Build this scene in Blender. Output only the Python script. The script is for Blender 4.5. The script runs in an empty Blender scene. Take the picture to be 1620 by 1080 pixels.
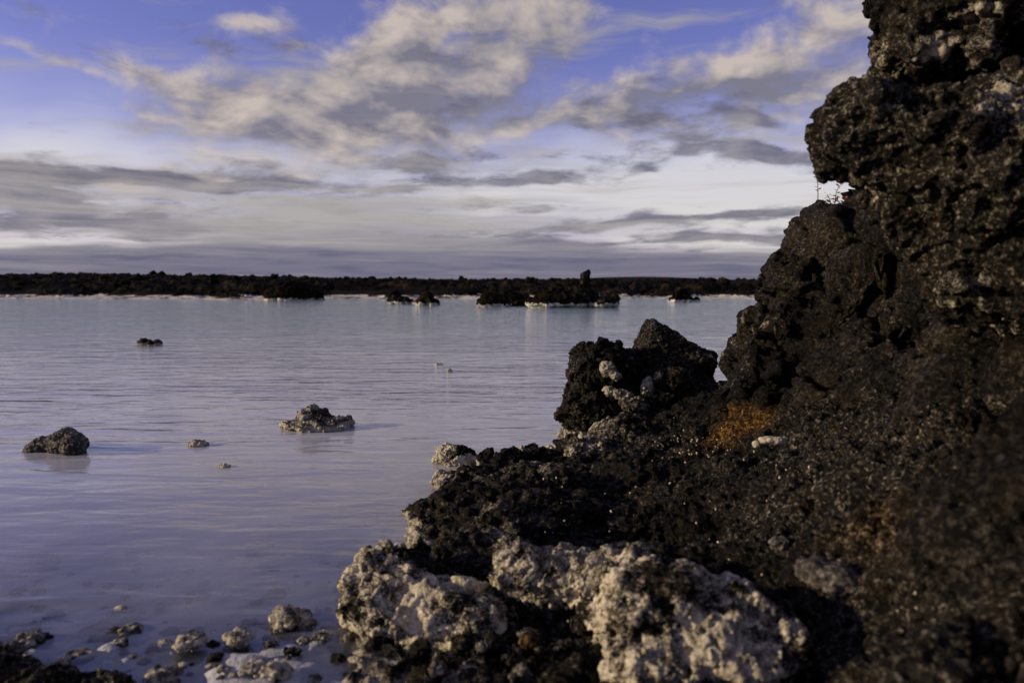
import bpy, math, random
import numpy as np
from mathutils import Vector, Matrix

# ------------------------------------------------------------------ camera
SC = bpy.context.scene
COL = SC.collection
CAM_H = 1.0                      # metres above the lagoon
PITCH = math.radians(4.0)
FPX = 1260.0                     # focal length in pixels of a 1620 px wide frame (28 mm)
cam_data = bpy.data.cameras.new('camera')
cam = bpy.data.objects.new('camera', cam_data)
COL.objects.link(cam)
cam.location = (0, 0, CAM_H)
cam.rotation_euler = (math.radians(90) - PITCH, 0, 0)
cam_data.sensor_width = 36.0
cam_data.lens = 28.0
cam_data.clip_start = 0.05
cam_data.clip_end = 20000
cam_data.dof.use_dof = True
cam_data.dof.focus_distance = 5.0
cam_data.dof.aperture_fstop = 2.8
SC.camera = cam

# ------------------------------------------------------------------ colour management
SC.view_settings.view_transform = 'Standard'
SC.view_settings.look = 'None'
SC.view_settings.exposure = 0.0
SC.view_settings.gamma = 1.0
SC.view_settings.use_curve_mapping = False
SC.cycles.use_denoising = True
SC.cycles.max_bounces = 6
SC.cycles.transparent_max_bounces = 8
SC.cycles.caustics_reflective = False
SC.cycles.caustics_refractive = False

# ------------------------------------------------------------------ sky
SUN_AZ = math.radians(-96)       # measured from +Y towards +X: low sun at the left
SUN_EL = math.radians(14)


class Tree:
    """small helper that writes node expressions"""
    def __init__(self, nt):
        self.nt = nt

    def node(self, kind, **kw):
        n = self.nt.nodes.new(kind)
        for k, v in kw.items():
            setattr(n, k, v)
        return n

    def put(self, sock, val):
        if val is None:
            return
        if isinstance(val, bpy.types.NodeSocket):
            self.nt.links.new(val, sock)
        else:
            sock.default_value = val

    def m(self, op, a, b=None, c=None, clamp=False):
        n = self.node('ShaderNodeMath', operation=op, use_clamp=clamp)
        self.put(n.inputs[0], a)
        self.put(n.inputs[1], b)
        self.put(n.inputs[2], c)
        return n.outputs[0]

    def vm(self, op, a, b=None):
        n = self.node('ShaderNodeVectorMath', operation=op)
        self.put(n.inputs[0], a)
        self.put(n.inputs[1], b)
        return n.outputs['Value'] if op in ('DOT_PRODUCT', 'LENGTH') else n.outputs['Vector']

    def ramp(self, v, a, b, lo=0.0, hi=1.0):
        n = self.node('ShaderNodeMapRange', interpolation_type='SMOOTHSTEP')
        self.put(n.inputs[0], v)
        for i, x in enumerate((a, b, lo, hi)):
            self.put(n.inputs[i + 1], x)
        return n.outputs[0]

    def mix(self, f, a, b, mode='MIX'):
        n = self.node('ShaderNodeMix', data_type='RGBA', blend_type=mode)
        self.put(n.inputs[0], f)
        self.put(n.inputs[6], a if isinstance(a, bpy.types.NodeSocket) else (*a, 1.0))
        self.put(n.inputs[7], b if isinstance(b, bpy.types.NodeSocket) else (*b, 1.0))
        return n.outputs[2]

    def noise(self, vec, scale, detail=4.0, rough=0.55, dist=0.0, dim='3D', kind='FBM'):
        n = self.node('ShaderNodeTexNoise', noise_dimensions=dim)
        n.noise_type = kind
        n.normalize = True
        self.put(n.inputs['Vector'], vec)
        self.put(n.inputs['Scale'], scale)
        self.put(n.inputs['Detail'], detail)
        self.put(n.inputs['Roughness'], rough)
        self.put(n.inputs['Distortion'], dist)
        return n

    def xyz(self, x, y, z=0.0):
        n = self.node('ShaderNodeCombineXYZ')
        for i, v in enumerate((x, y, z)):
            self.put(n.inputs[i], v)
        return n.outputs[0]

    def mapping(self, vec, loc=(0, 0, 0), rot=(0, 0, 0), scale=(1, 1, 1), kind='POINT'):
        n = self.node('ShaderNodeMapping', vector_type=kind)
        self.put(n.inputs[0], vec)
        n.inputs[1].default_value = loc
        n.inputs[2].default_value = rot
        n.inputs[3].default_value = scale
        return n.outputs[0]


def build_sky():
    w = bpy.data.worlds.new('World')
    SC.world = w
    w.use_nodes = True
    nt = w.node_tree
    nt.nodes.clear()
    t = Tree(nt)
    tc = t.node('ShaderNodeTexCoord')
    d = t.vm('NORMALIZE', tc.outputs['Generated'])
    sep = t.node('ShaderNodeSeparateXYZ')
    t.put(sep.inputs[0], d)
    dx, dy, dz = sep.outputs
    az = t.m('ARCTAN2', dx, dy)
    el = t.m('ARCSINE', t.m('MAXIMUM', dz, 0.0))
    X = t.m('MULTIPLY', az, 12.6)           # compass bearing, elevation; 1 unit = 4.5 degrees
    Y = t.m('MULTIPLY', el, 12.6)
    P = t.xyz(X, Y)
    # clouds flatten towards the horizon, as a layer seen edge on does
    Yl = t.m('MULTIPLY', t.m('LOGARITHM', t.m('ADD', Y, 0.55), math.e), 2.6)
    Q = t.xyz(X, Yl)
    warp = t.noise(t.mapping(Q, scale=(0.55, 1.0, 1)), 1.0, 2.0, 0.5, dim='2D')
    wv = t.vm('SUBTRACT', warp.outputs['Color'], (0.5, 0.5, 0.5))
    Pw = t.vm('ADD', P, t.vm('MULTIPLY', wv, (0.9, 0.3, 0)))
    Qw = t.vm('ADD', Q, t.vm('MULTIPLY', wv, (0.45, 0.28, 0)))

    def guides(rows):
        tot = None
        for (px, py, rx, ry, rot, amp) in rows:
            a0 = math.atan((px - 810) / 1260)
            e0 = math.atan((452 - py) / 1260 * math.cos(a0))
            q = t.mapping(Pw, (a0 * 12.6, e0 * 12.6, 0), (0, 0, math.radians(rot)), (rx / 100, ry / 100, 1), 'TEXTURE')
            g = t.m('EXPONENT', t.m('MULTIPLY', t.vm('DOT_PRODUCT', q, q), -1.0))
            tot = t.m('MULTIPLY_ADD', g, amp, tot if tot is not None else 0.0)
        return tot

    # --- clear air behind the clouds
    sky = t.node('ShaderNodeTexSky', sky_type='NISHITA', sun_disc=False)
    sky.sun_elevation = SUN_EL
    sky.sun_rotation = SUN_AZ
    sky.altitude = 0
    sky.air_density = 1.0
    sky.dust_density = 0.5
    sky.ozone_density = 3.0
    air = t.mix(1.0, sky.outputs[0], (1.40, 0.91, 1.46), 'MULTIPLY')
    veil_n = t.noise(t.mapping(Qw, scale=(0.35, 1.5, 1)), 1.0, 3.0, 0.6, dim='2D').outputs[0]
    fine = t.noise(t.mapping(Qw, scale=(0.85, 2.1, 1), rot=(0, 0, 0.14)), 1.0, 6.0, 0.6, dim='2D').outputs[0]
    big = t.noise(t.mapping(Qw, loc=(3.1, 1.7, 0), scale=(0.33, 0.55, 1)), 1.0, 2.0, 0.5, dim='2D').outputs[0]
    # the same field a little nearer the sun: the difference lights one side of every cloud
    Qs = t.vm('ADD', Qw, (-0.24, 0.22, 0))
    fine_s = t.noise(t.mapping(Qs, scale=(0.85, 2.1, 1), rot=(0, 0, 0.14)), 1.0, 3.0, 0.6, dim='2D').outputs[0]
    relief = t.m('SUBTRACT', fine, fine_s)
    fine2 = t.noise(t.mapping(Qw, loc=(7.3, 2.2, 0), scale=(0.9, 3.0, 1), rot=(0, 0, 0.1)), 1.0, 6.0, 0.6, dim='2D').outputs[0]
    n3 = t.noise(t.mapping(Qw, loc=(1.3, 4.2, 0), scale=(0.22, 3.2, 1)), 1.0, 6.0, 0.62, dim='2D').outputs[0]

    def clouds(vg, g1, low, g2, g3, spread_):
        # thin milky veil in the lower sky
        veil = t.m('MULTIPLY', t.ramp(Y, 3.6, 1.0), t.ramp(veil_n, 0.25, 0.7, 0.35, 0.8))
        veil = t.m('ADD', veil, vg, clamp=True)
        c = t.mix(t.m('MULTIPLY', veil, 0.9), air, t.mix(t.ramp(Y, 2.4, 1.0), (6.6, 6.6, 7.4), (7.2, 7.0, 6.7)))
        # middle clouds
        cov1 = t.m('ADD', t.m('MULTIPLY_ADD', fine, 1.0, -0.53), t.m('MULTIPLY_ADD', t.m('MULTIPLY_ADD', big, 0.6, -0.30), spread_, g1))
        d1 = t.ramp(cov1, 0.0, 0.46)
        lit = t.m('SUBTRACT', t.m('MULTIPLY_ADD', relief, 2.4, 0.60), low, clamp=True)
        cl1 = t.mix(lit, (2.0, 1.92, 2.35), (6.0, 5.15, 4.5))
        c = t.mix(t.m('MULTIPLY', d1, 0.92), c, cl1)
        # dark ragged streaks in front
        cov2 = t.m('ADD', t.m('MULTIPLY_ADD', fine2, 1.15, -0.65), t.m('MULTIPLY_ADD', t.ramp(Y, 2.4, 0.9), 0.14, t.m('MULTIPLY', g2, 1.3)))
        d2 = t.m('MULTIPLY', t.ramp(cov2, 0.0, 0.34), 0.88)
        cl2 = t.mix(t.m('MULTIPLY_ADD', relief, 2.0, 0.25, clamp=True), (1.3, 1.26, 1.85), (3.2, 3.0, 3.3))
        c = t.mix(d2, c, cl2)
        # grey deck close to the horizon
        cov3 = t.m('ADD', t.m('MULTIPLY_ADD', n3, 1.1, -0.56), t.m('MULTIPLY_ADD', t.ramp(Y, 0.9, 0.1), 0.3, g3))
        d3 = t.m('MULTIPLY', t.ramp(cov3, 0.0, 0.45), 0.88)
        cl3 = t.mix(t.m('ADD', t.ramp(Y, 0.15, 1.2), t.m('MULTIPLY_ADD', n3, 1.6, -0.85), clamp=True), (1.25, 1.25, 2.0), (4.1, 3.85, 3.7))
        c = t.mix(d3, c, cl3)
        bg = t.node('ShaderNodeBackground')
        t.put(bg.inputs[0], c)
        bg.inputs[1].default_value = 0.1
        return bg.outputs[0]

    high = t.m('MULTIPLY', t.ramp(Y, 4.5, 6.0), 0.12)
    rest = clouds(0.0, high, 0.15, -0.05, 0.1, 1.0)
    ahead = clouds(
        guides([(1080, 300, 300, 50, 0, 0.7), (60, 383, 260, 16, 0, 0.4), (1190, 350, 160, 60, 0, 0.35), (130, 250, 300, 40, 0, 0.4), (1000, 250, 200, 35, 0, 0.2)]),
        t.m('ADD', high, guides([(790, 45, 190, 80, 15, 0.42), (570, 130, 210, 65, 18, 0.38), (400, 195, 210, 45, 4, 0.34),
                (640, 215, 260, 50, 0, 0.30), (950, 175, 280, 42, 0, 0.27), (1240, 85, 190, 70, 12, 0.40),
                (1300, 170, 160, 60, 0, 0.22), (415, 52, 60, 15, 0, 0.36), (470, 84, 30, 10, 0, 0.26), (60, 85, 70, 12, -18, 0.26),
                (115, 118, 45, 8, -15, 0.26), (215, 118, 90, 16, -8, 0.28), (150, 50, 45, 20, 0, 0.14), (320, 140, 80, 26, 10, 0.22),
                (120, 275, 260, 20, 0, 0.36), (330, 285, 160, 16, 4, 0.32), (200, 210, 55, 12, 0, 0.16), (860, 95, 130, 40, 10, 0.16),
                (110, 180, 190, 60, 0, -0.25), (290, 30, 160, 36, 0, -0.22), (1050, 35, 110, 50, 0, -0.26), (960, 110, 80, 16, 12, -0.14),
                (725, 75, 22, 18, 60, -0.3), (570, 55, 34, 18, 30, -0.22), (890, 222, 120, 16, 0, -0.22), (1130, 300, 200, 40, 0, -0.3)])),
        guides([(950, 185, 330, 45, 0, 0.46), (680, 175, 150, 32, 0, 0.42), (1240, 135, 170, 26, 4, 0.45), (790, 110, 120, 30, 0, 0.38),
                (500, 168, 160, 16, 6, 0.22), (620, 245, 220, 28, 0, 0.28), (860, 60, 60, 60, 0, 0.25)]),
        guides([(1000, 190, 190, 26, -2, 0.24), (1170, 195, 50, 14, -12, 0.3), (1190, 245, 140, 14, -6, 0.36), (1040, 258, 60, 13, 18, 0.28),
                (860, 285, 190, 11, 3, 0.36), (640, 265, 100, 14, -3, 0.28), (720, 215, 60, 16, -20, 0.22),
                (270, 292, 180, 11, 0, 0.34), (440, 288, 60, 9, 0, 0.3), (30, 305, 110, 18, 0, 0.34), (110, 350, 150, 16, 0, 0.30), (60, 275, 60, 8, 0, 0.26),
                (1100, 350, 180, 7, 2, 0.36), (1170, 378, 90, 4, 0, 0.32), (930, 384, 90, 4, 0, 0.32), (1080, 300, 240, 30, 0, -0.24)]),
        guides([(520, 340, 480, 50, 0, 0.40), (300, 415, 600, 24, 0, 0.5), (700, 400, 420, 26, 0, 0.35), (1150, 420, 200, 14, 0, 0.3),
                (60, 383, 260, 14, 0, -0.42), (1130, 380, 180, 24, 0, -0.2)]), 0.4)
    mx = t.node('ShaderNodeMixShader')
    t.put(mx.inputs[0], t.ramp(dy, 0.35, 0.7))
    nt.links.new(rest, mx.inputs[1])
    nt.links.new(ahead, mx.inputs[2])
    out = t.node('ShaderNodeOutputWorld')
    nt.links.new(mx.outputs[0], out.inputs[0])
    w.cycles.sampling_method = 'MANUAL'
    w.cycles.sample_map_resolution = 512


build_sky()

# ------------------------------------------------------------------ sun
sun_data = bpy.data.lights.new('sun', 'SUN')
sun = bpy.data.objects.new('sun', sun_data)
COL.objects.link(sun)
sun_data.energy = 4.8
sun_data.angle = math.radians(0.6)
sun_data.color = (1.0, 0.80, 0.50)
to_sun = Vector((math.sin(SUN_AZ) * math.cos(SUN_EL), math.cos(SUN_AZ) * math.cos(SUN_EL), math.sin(SUN_EL)))
sun.rotation_euler = to_sun.to_track_quat('Z', 'Y').to_euler()
sun.location = to_sun * 30

# ================================================================== geometry helpers
_rng = np.random.RandomState(11)
_PERM = np.tile(_rng.permutation(256), 4).astype(np.int32)
_G = _rng.normal(size=(256, 3)).astype(np.float32)
_G /= np.linalg.norm(_G, axis=1)[:, None]
_J = _rng.rand(256, 3).astype(np.float32)


def perlin(p, seed=0):
    p = np.asarray(p, np.float32) + np.float32(seed * 13.37 + 100)
    i = np.floor(p).astype(np.int32)
    f = p - i
    i &= 255
    u = f * f * f * (f * (f * 6 - 15) + 10)
    tot = np.zeros(len(p), np.float32)
    for a in (0, 1):
        hx = _PERM[i[:, 0] + a]
        wx = u[:, 0] if a else 1 - u[:, 0]
        for b in (0, 1):
            hy = _PERM[hx + i[:, 1] + b]
            wy = wx * (u[:, 1] if b else 1 - u[:, 1])
            for c in (0, 1):
                g = _G[_PERM[hy + i[:, 2] + c]]
                w = wy * (u[:, 2] if c else 1 - u[:, 2])
                tot += w * (g[:, 0] * (f[:, 0] - a) + g[:, 1] * (f[:, 1] - b) + g[:, 2] * (f[:, 2] - c))
    return tot * 1.5


def fbm(p, octaves=4, gain=0.5, lac=2.03, seed=0):
    t, a, s = 0.0, 1.0, 1.0
    for k in range(octaves):
        t = t + a * perlin(p * s, seed + k)
        a *= gain
        s *= lac
    return t


def billow(p, octaves=3, gain=0.5, lac=2.1, seed=0):
    t, a, s = 0.0, 1.0, 1.0
    for k in range(octaves):
        t = t + a * np.abs(perlin(p * s, seed + k))
        a *= gain
        s *= lac
    return t


_D = _rng.normal(size=(256, 3)).astype(np.float32)
_R = _rng.rand(256).astype(np.float32)


def worley(p, seed=0, cell=False):
    p = np.asarray(p, np.float32) + np.float32(seed * 7.77 + 50)
    i = np.floor(p).astype(np.int32)
    f = p - i
    f1 = np.full(len(p), 9.0, np.float32)
    f2 = f1.copy()
    if cell:
        best = np.zeros(len(p), np.int32)
        off = np.zeros((len(p), 3), np.float32)
    for a in (-1, 0, 1):
        hx = _PERM[(i[:, 0] + a) & 255]
        for b in (-1, 0, 1):
            hy = _PERM[hx + ((i[:, 1] + b) & 255)]
            for c in (-1, 0, 1):
                h = _PERM[hy + ((i[:, 2] + c) & 255)]
                j = _J[h]
                d = (j[:, 0] + a - f[:, 0]) ** 2 + (j[:, 1] + b - f[:, 1]) ** 2 + (j[:, 2] + c - f[:, 2]) ** 2
                f2 = np.minimum(f2, np.maximum(f1, d))
                if cell:
                    near = d < f1
                    best[near] = h[near]
                    off[near] = np.stack([f[:, 0] - j[:, 0] - a, f[:, 1] - j[:, 1] - b, f[:, 2] - j[:, 2] - c], 1)[near]
                f1 = np.minimum(f1, d)
    if cell:
        return np.sqrt(f1), np.sqrt(f2), best, off
    return np.sqrt(f1), np.sqrt(f2)


def sstep(x, a, b):
    t = np.clip((x - a) / (b - a), 0, 1)
    return t * t * (3 - 2 * t)


def at(px, py, Y):
    """point on the sight line of a photograph pixel at forward distance Y"""
    u, v = (px - 810) / FPX, (540 - py) / FPX
    dy = v * math.sin(PITCH) + math.cos(PITCH)
    dz = v * math.cos(PITCH) - math.sin(PITCH)
    return np.array((u / dy * Y, Y, CAM_H + dz / dy * Y))


def ground(px, py, z=0.0):
    """point at height z on the sight line of a photograph pixel"""
    v = (540 - py) / FPX
    dy = v * math.sin(PITCH) + math.cos(PITCH)
    dz = v * math.cos(PITCH) - math.sin(PITCH)
    return at(px, py, (z - CAM_H) / dz * dy)


def rbf(ctrl, smooth=1e-3):
    """smooth surface through control points (a, b, value)"""
    c = np.array(ctrl, float)
    d = np.linalg.norm(c[:, None, :2] - c[None, :, :2], axis=2)
    n = len(c)
    A = np.zeros((n + 3, n + 3))
    A[:n, :n] = -d - smooth * np.eye(n) * -1
    A[:n, n] = A[n, :n] = 1
    A[:n, n + 1:] = c[:, :2]
    A[n + 1:, :n] = c[:, :2].T
    sol = np.linalg.solve(A, np.r_[c[:, 2], 0, 0, 0])

    def f(a, b):
        a, b = np.asarray(a, np.float32), np.asarray(b, np.float32)
        t = sol[n] + sol[n + 1] * a + sol[n + 2] * b
        for k in range(n):
            t = t - sol[k] * np.sqrt((a - c[k, 0]) ** 2 + (b - c[k, 1]) ** 2 + 1e-4)
        return t
    return f


# ---- signed distance pieces
def smin(a, b, k):
    h = np.clip(0.5 + 0.5 * (b - a) / k, 0, 1)
    return b + (a - b) * h - k * h * (1 - h)


def smax(a, b, k):
    return -smin(-a, -b, k)


def rotm(rx=0, ry=0, rz=0):
    from mathutils import Euler
    return np.array(Euler([math.radians(v) for v in (rx, ry, rz)]).to_matrix())


def ell(p, c, r, rot=None):
    q = p - np.asarray(c, np.float32)
    if rot is not None:
        q = q @ rot.astype(np.float32)
    r = np.asarray(r, np.float32)
    k0 = np.linalg.norm(q / r, axis=1)
    k1 = np.linalg.norm(q / (r * r), axis=1) + 1e-6
    return k0 * (k0 - 1) / k1


def rbox(p, c, h, rad, rot=None):
    q = p - np.asarray(c, np.float32)
    if rot is not None:
        q = q @ rot.astype(np.float32)
    d = np.abs(q) - (np.asarray(h, np.float32) - rad)
    return np.linalg.norm(np.maximum(d, 0), axis=1) + np.minimum(d.max(axis=1), 0) - rad


def plane(p, c, n):
    n = np.asarray(n, np.float32) / np.linalg.norm(n)
    return (p - np.asarray(c, np.float32)) @ n


def surface_nets(sdf, lo, hi, h):
    lo, hi = np.array(lo, float), np.array(hi, float)
    n = np.maximum(np.ceil((hi - lo) / h).astype(int) + 1, 3)
    ax = [np.float32(lo[k]) + np.arange(n[k], dtype=np.float32) * np.float32(h) for k in range(3)]
    g = np.stack(np.meshgrid(*ax, indexing='ij'), -1).reshape(-1, 3)
    v = np.concatenate([sdf(g[s:s + 400000]) for s in range(0, len(g), 400000)]).reshape(n).astype(np.float32)
    for k in range(3):                                   # close the mesh at the edge of the grid
        s = [slice(None)] * 3
        s[k] = 0
        v[tuple(s)] = np.maximum(v[tuple(s)], h * 0.5)
        s[k] = -1
        v[tuple(s)] = np.maximum(v[tuple(s)], h * 0.5)
    v[v == 0] = 1e-6
    neg = v < 0
    cnt = np.zeros(n - 1, np.int8)
    corner = {}
    for a in (0, 1):
        for b in (0, 1):
            for c in (0, 1):
                s = (slice(a, n[0] - 1 + a), slice(b, n[1] - 1 + b), slice(c, n[2] - 1 + c))
                corner[a, b, c] = s
                cnt += neg[s]
    act = (cnt > 0) & (cnt < 8)
    idx = np.argwhere(act)
    ids = np.full(n - 1, -1, np.int64)
    ids[act] = np.arange(len(idx))
    val = {k: v[s][act] for k, s in corner.items()}
    acc = np.zeros((len(idx), 3))
    num = np.zeros(len(idx))
    for k in range(3):
        for a in (0, 1):
            for b in (0, 1):
                c0, c1 = [0, 0, 0], [0, 0, 0]
                o = [x for x in range(3) if x != k]
                c0[o[0]] = c1[o[0]] = a
                c0[o[1]] = c1[o[1]] = b
                c1[k] = 1
                v0, v1 = val[tuple(c0)], val[tuple(c1)]
                m = (v0 < 0) != (v1 < 0)
                tt = np.where(m, v0 / np.where(m, v0 - v1, 1), 0)
                pos = np.array(c0, float)[None].repeat(len(idx), 0)
                pos[:, k] = tt
                acc += pos * m[:, None]
                num += m
    V = lo + (idx + acc / num[:, None]) * h
    Q = []
    for k in range(3):
        o = [(k + 1) % 3, (k + 2) % 3]
        s0 = [slice(1, n[x] - 1) for x in range(3)]
        s1 = list(s0)
        s0[k] = slice(0, n[k] - 1)
        s1[k] = slice(1, n[k])
        a, b = neg[tuple(s0)], neg[tuple(s1)]
        e = np.argwhere(a != b)
        if not len(e):
            continue
        flip = a[tuple(e.T)]
        base = e.copy()
        base[:, o[0]] += 1
        base[:, o[1]] += 1
        q = []
        for (p, r) in ((-1, -1), (0, -1), (0, 0), (-1, 0)):
            w = base.copy()
            w[:, o[0]] += p
            w[:, o[1]] += r
            q.append(ids[tuple(w.T)])
        q = np.stack(q, 1)
        q[~flip] = q[~flip][:, ::-1]
        Q.append(q)
    return V.astype(np.float32), np.concatenate(Q)


def drop(V, Q, keep):
    """keep only the quads whose corners satisfy the mask"""
    Q = Q[keep[Q].any(axis=1)]
    used = np.unique(Q)
    new = np.full(len(V), -1, np.int64)
    new[used] = np.arange(len(used))
    return V[used], new[Q]


def refine(V, Q, level):
    """split every quad in four and average, as Catmull-Clark does"""
    for _ in range(level):
        n, m = len(V), len(Q)
        E = np.concatenate([np.stack([Q[:, k], Q[:, (k + 1) % 4]], 1) for k in range(4)])
        E.sort(axis=1)
        key, inv = np.unique(E[:, 0].astype(np.int64) * n + E[:, 1], return_inverse=True)
        ev = (V[key // n] + V[key % n]) * 0.5
        V = np.concatenate([V, ev, V[Q].mean(axis=1)]).astype(np.float32)
        e = [n + inv[k * m:(k + 1) * m] for k in range(4)]
        f = n + len(key) + np.arange(m)
        Q = np.concatenate([np.stack([Q[:, k], e[k], f, e[k - 1]], 1) for k in range(4)])
        cen = V[Q].mean(axis=1)
        idx = Q.ravel()
        w = np.bincount(idx, minlength=len(V))
        V = np.stack([np.bincount(idx, np.repeat(cen[:, k], 4), len(V)) / w for k in range(3)], 1).astype(np.float32)
    return V, Q


def normals(V, Q):
    n = np.cross(V[Q[:, 2]] - V[Q[:, 0]], V[Q[:, 3]] - V[Q[:, 1]])
    out = np.zeros((len(V), 3))
    for k in range(3):
        for c in range(4):
            out[:, k] += np.bincount(Q[:, c], n[:, k], len(V))
    return (out / (np.linalg.norm(out, axis=1)[:, None] + 1e-12)).astype(np.float32)


def fill(me, V, Q):
    me.vertices.add(len(V))
    me.vertices.foreach_set('co', np.asarray(V, np.float32).ravel())
    me.loops.add(Q.size)
    me.loops.foreach_set('vertex_index', np.asarray(Q, np.int32).ravel())
    me.polygons.add(len(Q))
    k = Q.shape[1]
    me.polygons.foreach_set('loop_start', np.arange(0, Q.size, k, dtype=np.int32))
    me.polygons.foreach_set('use_smooth', np.ones(len(Q), bool))
    me.update()
    me.validate()


def make_mesh(name, V, Q, attrs=None):
    me = bpy.data.meshes.new(name)
    fill(me, V, Q)
    for k, a in (attrs or {}).items():
        at_ = me.attributes.new(k, 'FLOAT', 'POINT')
        at_.data.foreach_set('value', np.asarray(a, np.float32))
    return me


def place(name, me, mat, loc=(0, 0, 0), parent=None):
    o = bpy.data.objects.new(name, me)
    COL.objects.link(o)
    o.location = [float(v) for v in loc]
    if mat and me is not None and not me.materials:
        me.materials.append(mat)
    if parent:
        o.parent = parent
    return o


def tag(o, label=None, cat=None, group=None, kind=None):
    for k, v in (('label', label), ('category', cat), ('group', group), ('kind', kind)):
        if v:
            o[k] = v
    return o


# ---- lava relief: undulation, clinker, gas holes, cracks
def relief(V, Q, layers):
    for f in layers:
        V = V + normals(V, Q) * f(V)[:, None].astype(np.float32)
    return V


def warped(V, scale, amount, seed):
    w = np.stack([perlin(V * scale, seed + k) for k in (21, 22)], 1)
    return (V + amount / scale * np.stack([w[:, 0], w[:, 1], w[:, 0] - w[:, 1]], 1)).astype(np.float32)


def rough(scale, amp, seed=0, octaves=5, gain=0.56):
    """broken stone at every size: sharp crevices low down, sharp crests higher up"""
    def f(V):
        W = warped(V, scale * 1.3, 0.30, seed)
        t, a, s = 0.0, 1.0, scale
        for k in range(octaves):
            n = perlin(W * np.float32(s), seed + k)
            t = t + a * (n if k == 0 else (np.abs(n) * 2 - 0.55 if k % 2 else 0.55 - np.abs(n) * 2))
            a *= gain
            s *= 2.07
        return amp * t
    return f


def lumps(scale, amp, seed=0):
    return lambda V: amp * (0.55 - worley(warped(V, scale * 1.3, 0.25, seed) * scale, seed)[0])


def holes(scale, depth, seed=0, r=0.45, cover=0.1):
    """gas holes, where a slow noise lets them be"""
    def f(V):
        m = perlin(V * 5.0, seed + 5)
        m = sstep(m, cover - 0.35, cover + 0.1)
        s = np.float32(scale)
        W = warped(V, scale * 0.8, 0.35, seed)
        return -depth * m * sstep(worley(W * s * np.array((1, 1, 1.25), np.float32), seed)[0], r, 0.12)
    return f


def cracks(scale, depth, seed=0, width=0.09):
    def f(V):
        w = warped(V, scale * 1.6, 0.55, seed) * scale * np.array((1, 0.8, 0.7), np.float32)
        f1, f2 = worley(w, seed)
        return -depth * sstep(f2 - f1, width, 0.0)
    return f


def facets(scale, amp, seed=0):
    """blocks standing proud or back, as broken basalt does"""
    def f(V):
        w = warped(V, scale * 1.2, 0.4, seed) * np.float32(scale)
        f1, f2 = worley(w, seed)
        return amp * (sstep(f2 - f1, 0.0, 0.3) * 0.6 + perlin(w * 0.7, seed) - 0.3)
    return f


def broken(scale, amp, seed=0, step=0.5, wob=0.22):
    """fractured stone: every fragment ends in a flat face of its own tilt"""
    def f(V):
        w = warped(V, scale * 1.1, wob, seed) * np.float32(scale)
        f1, f2, best, off = worley(w, seed, True)
        return amp * (np.clip((off * _D[best]).sum(1), -0.55, 0.55) + step * (_R[best] - 0.5)) * sstep(f2 - f1, -0.05, 0.12)
    return f


def grit(scale, amp, seed=0):
    return lambda V: amp * fbm(V * scale, 2, 0.6, seed=seed)


def rock(name, sdf, lo, hi, h, level, layers, crust=None, rust=None, mat=None, label=None, cat='rock', group=None,
         zcut=-0.18, parent=None, extra_keep=None):
    V, Q = surface_nets(sdf, lo, hi, h)
    keep = V[:, 2] > zcut
    if extra_keep is not None:
        keep &= extra_keep(V)
    V, Q = drop(V, Q, keep)
    V, Q = refine(V, Q, level)
    V = relief(V, Q, layers)
    N = normals(V, Q)
    A = {'crust': np.clip(crust(V, N), 0, 1) if crust else np.zeros(len(V)),
         'rust': np.clip(rust(V, N), 0, 1) if rust else np.zeros(len(V))}
    c = np.array(((V[:, 0].min() + V[:, 0].max()) / 2, (V[:, 1].min() + V[:, 1].max()) / 2, max(V[:, 2].min(), 0.0)))
    o = place(name, make_mesh(name, V - c, Q, A), mat, c, parent)
    if label:
        tag(o, label, cat, group)
    return o


# ================================================================== materials
def new_mat(name):
    m = bpy.data.materials.new(name)
    m.use_nodes = True
    m.node_tree.nodes.clear()
    return m, Tree(m.node_tree)


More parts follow.
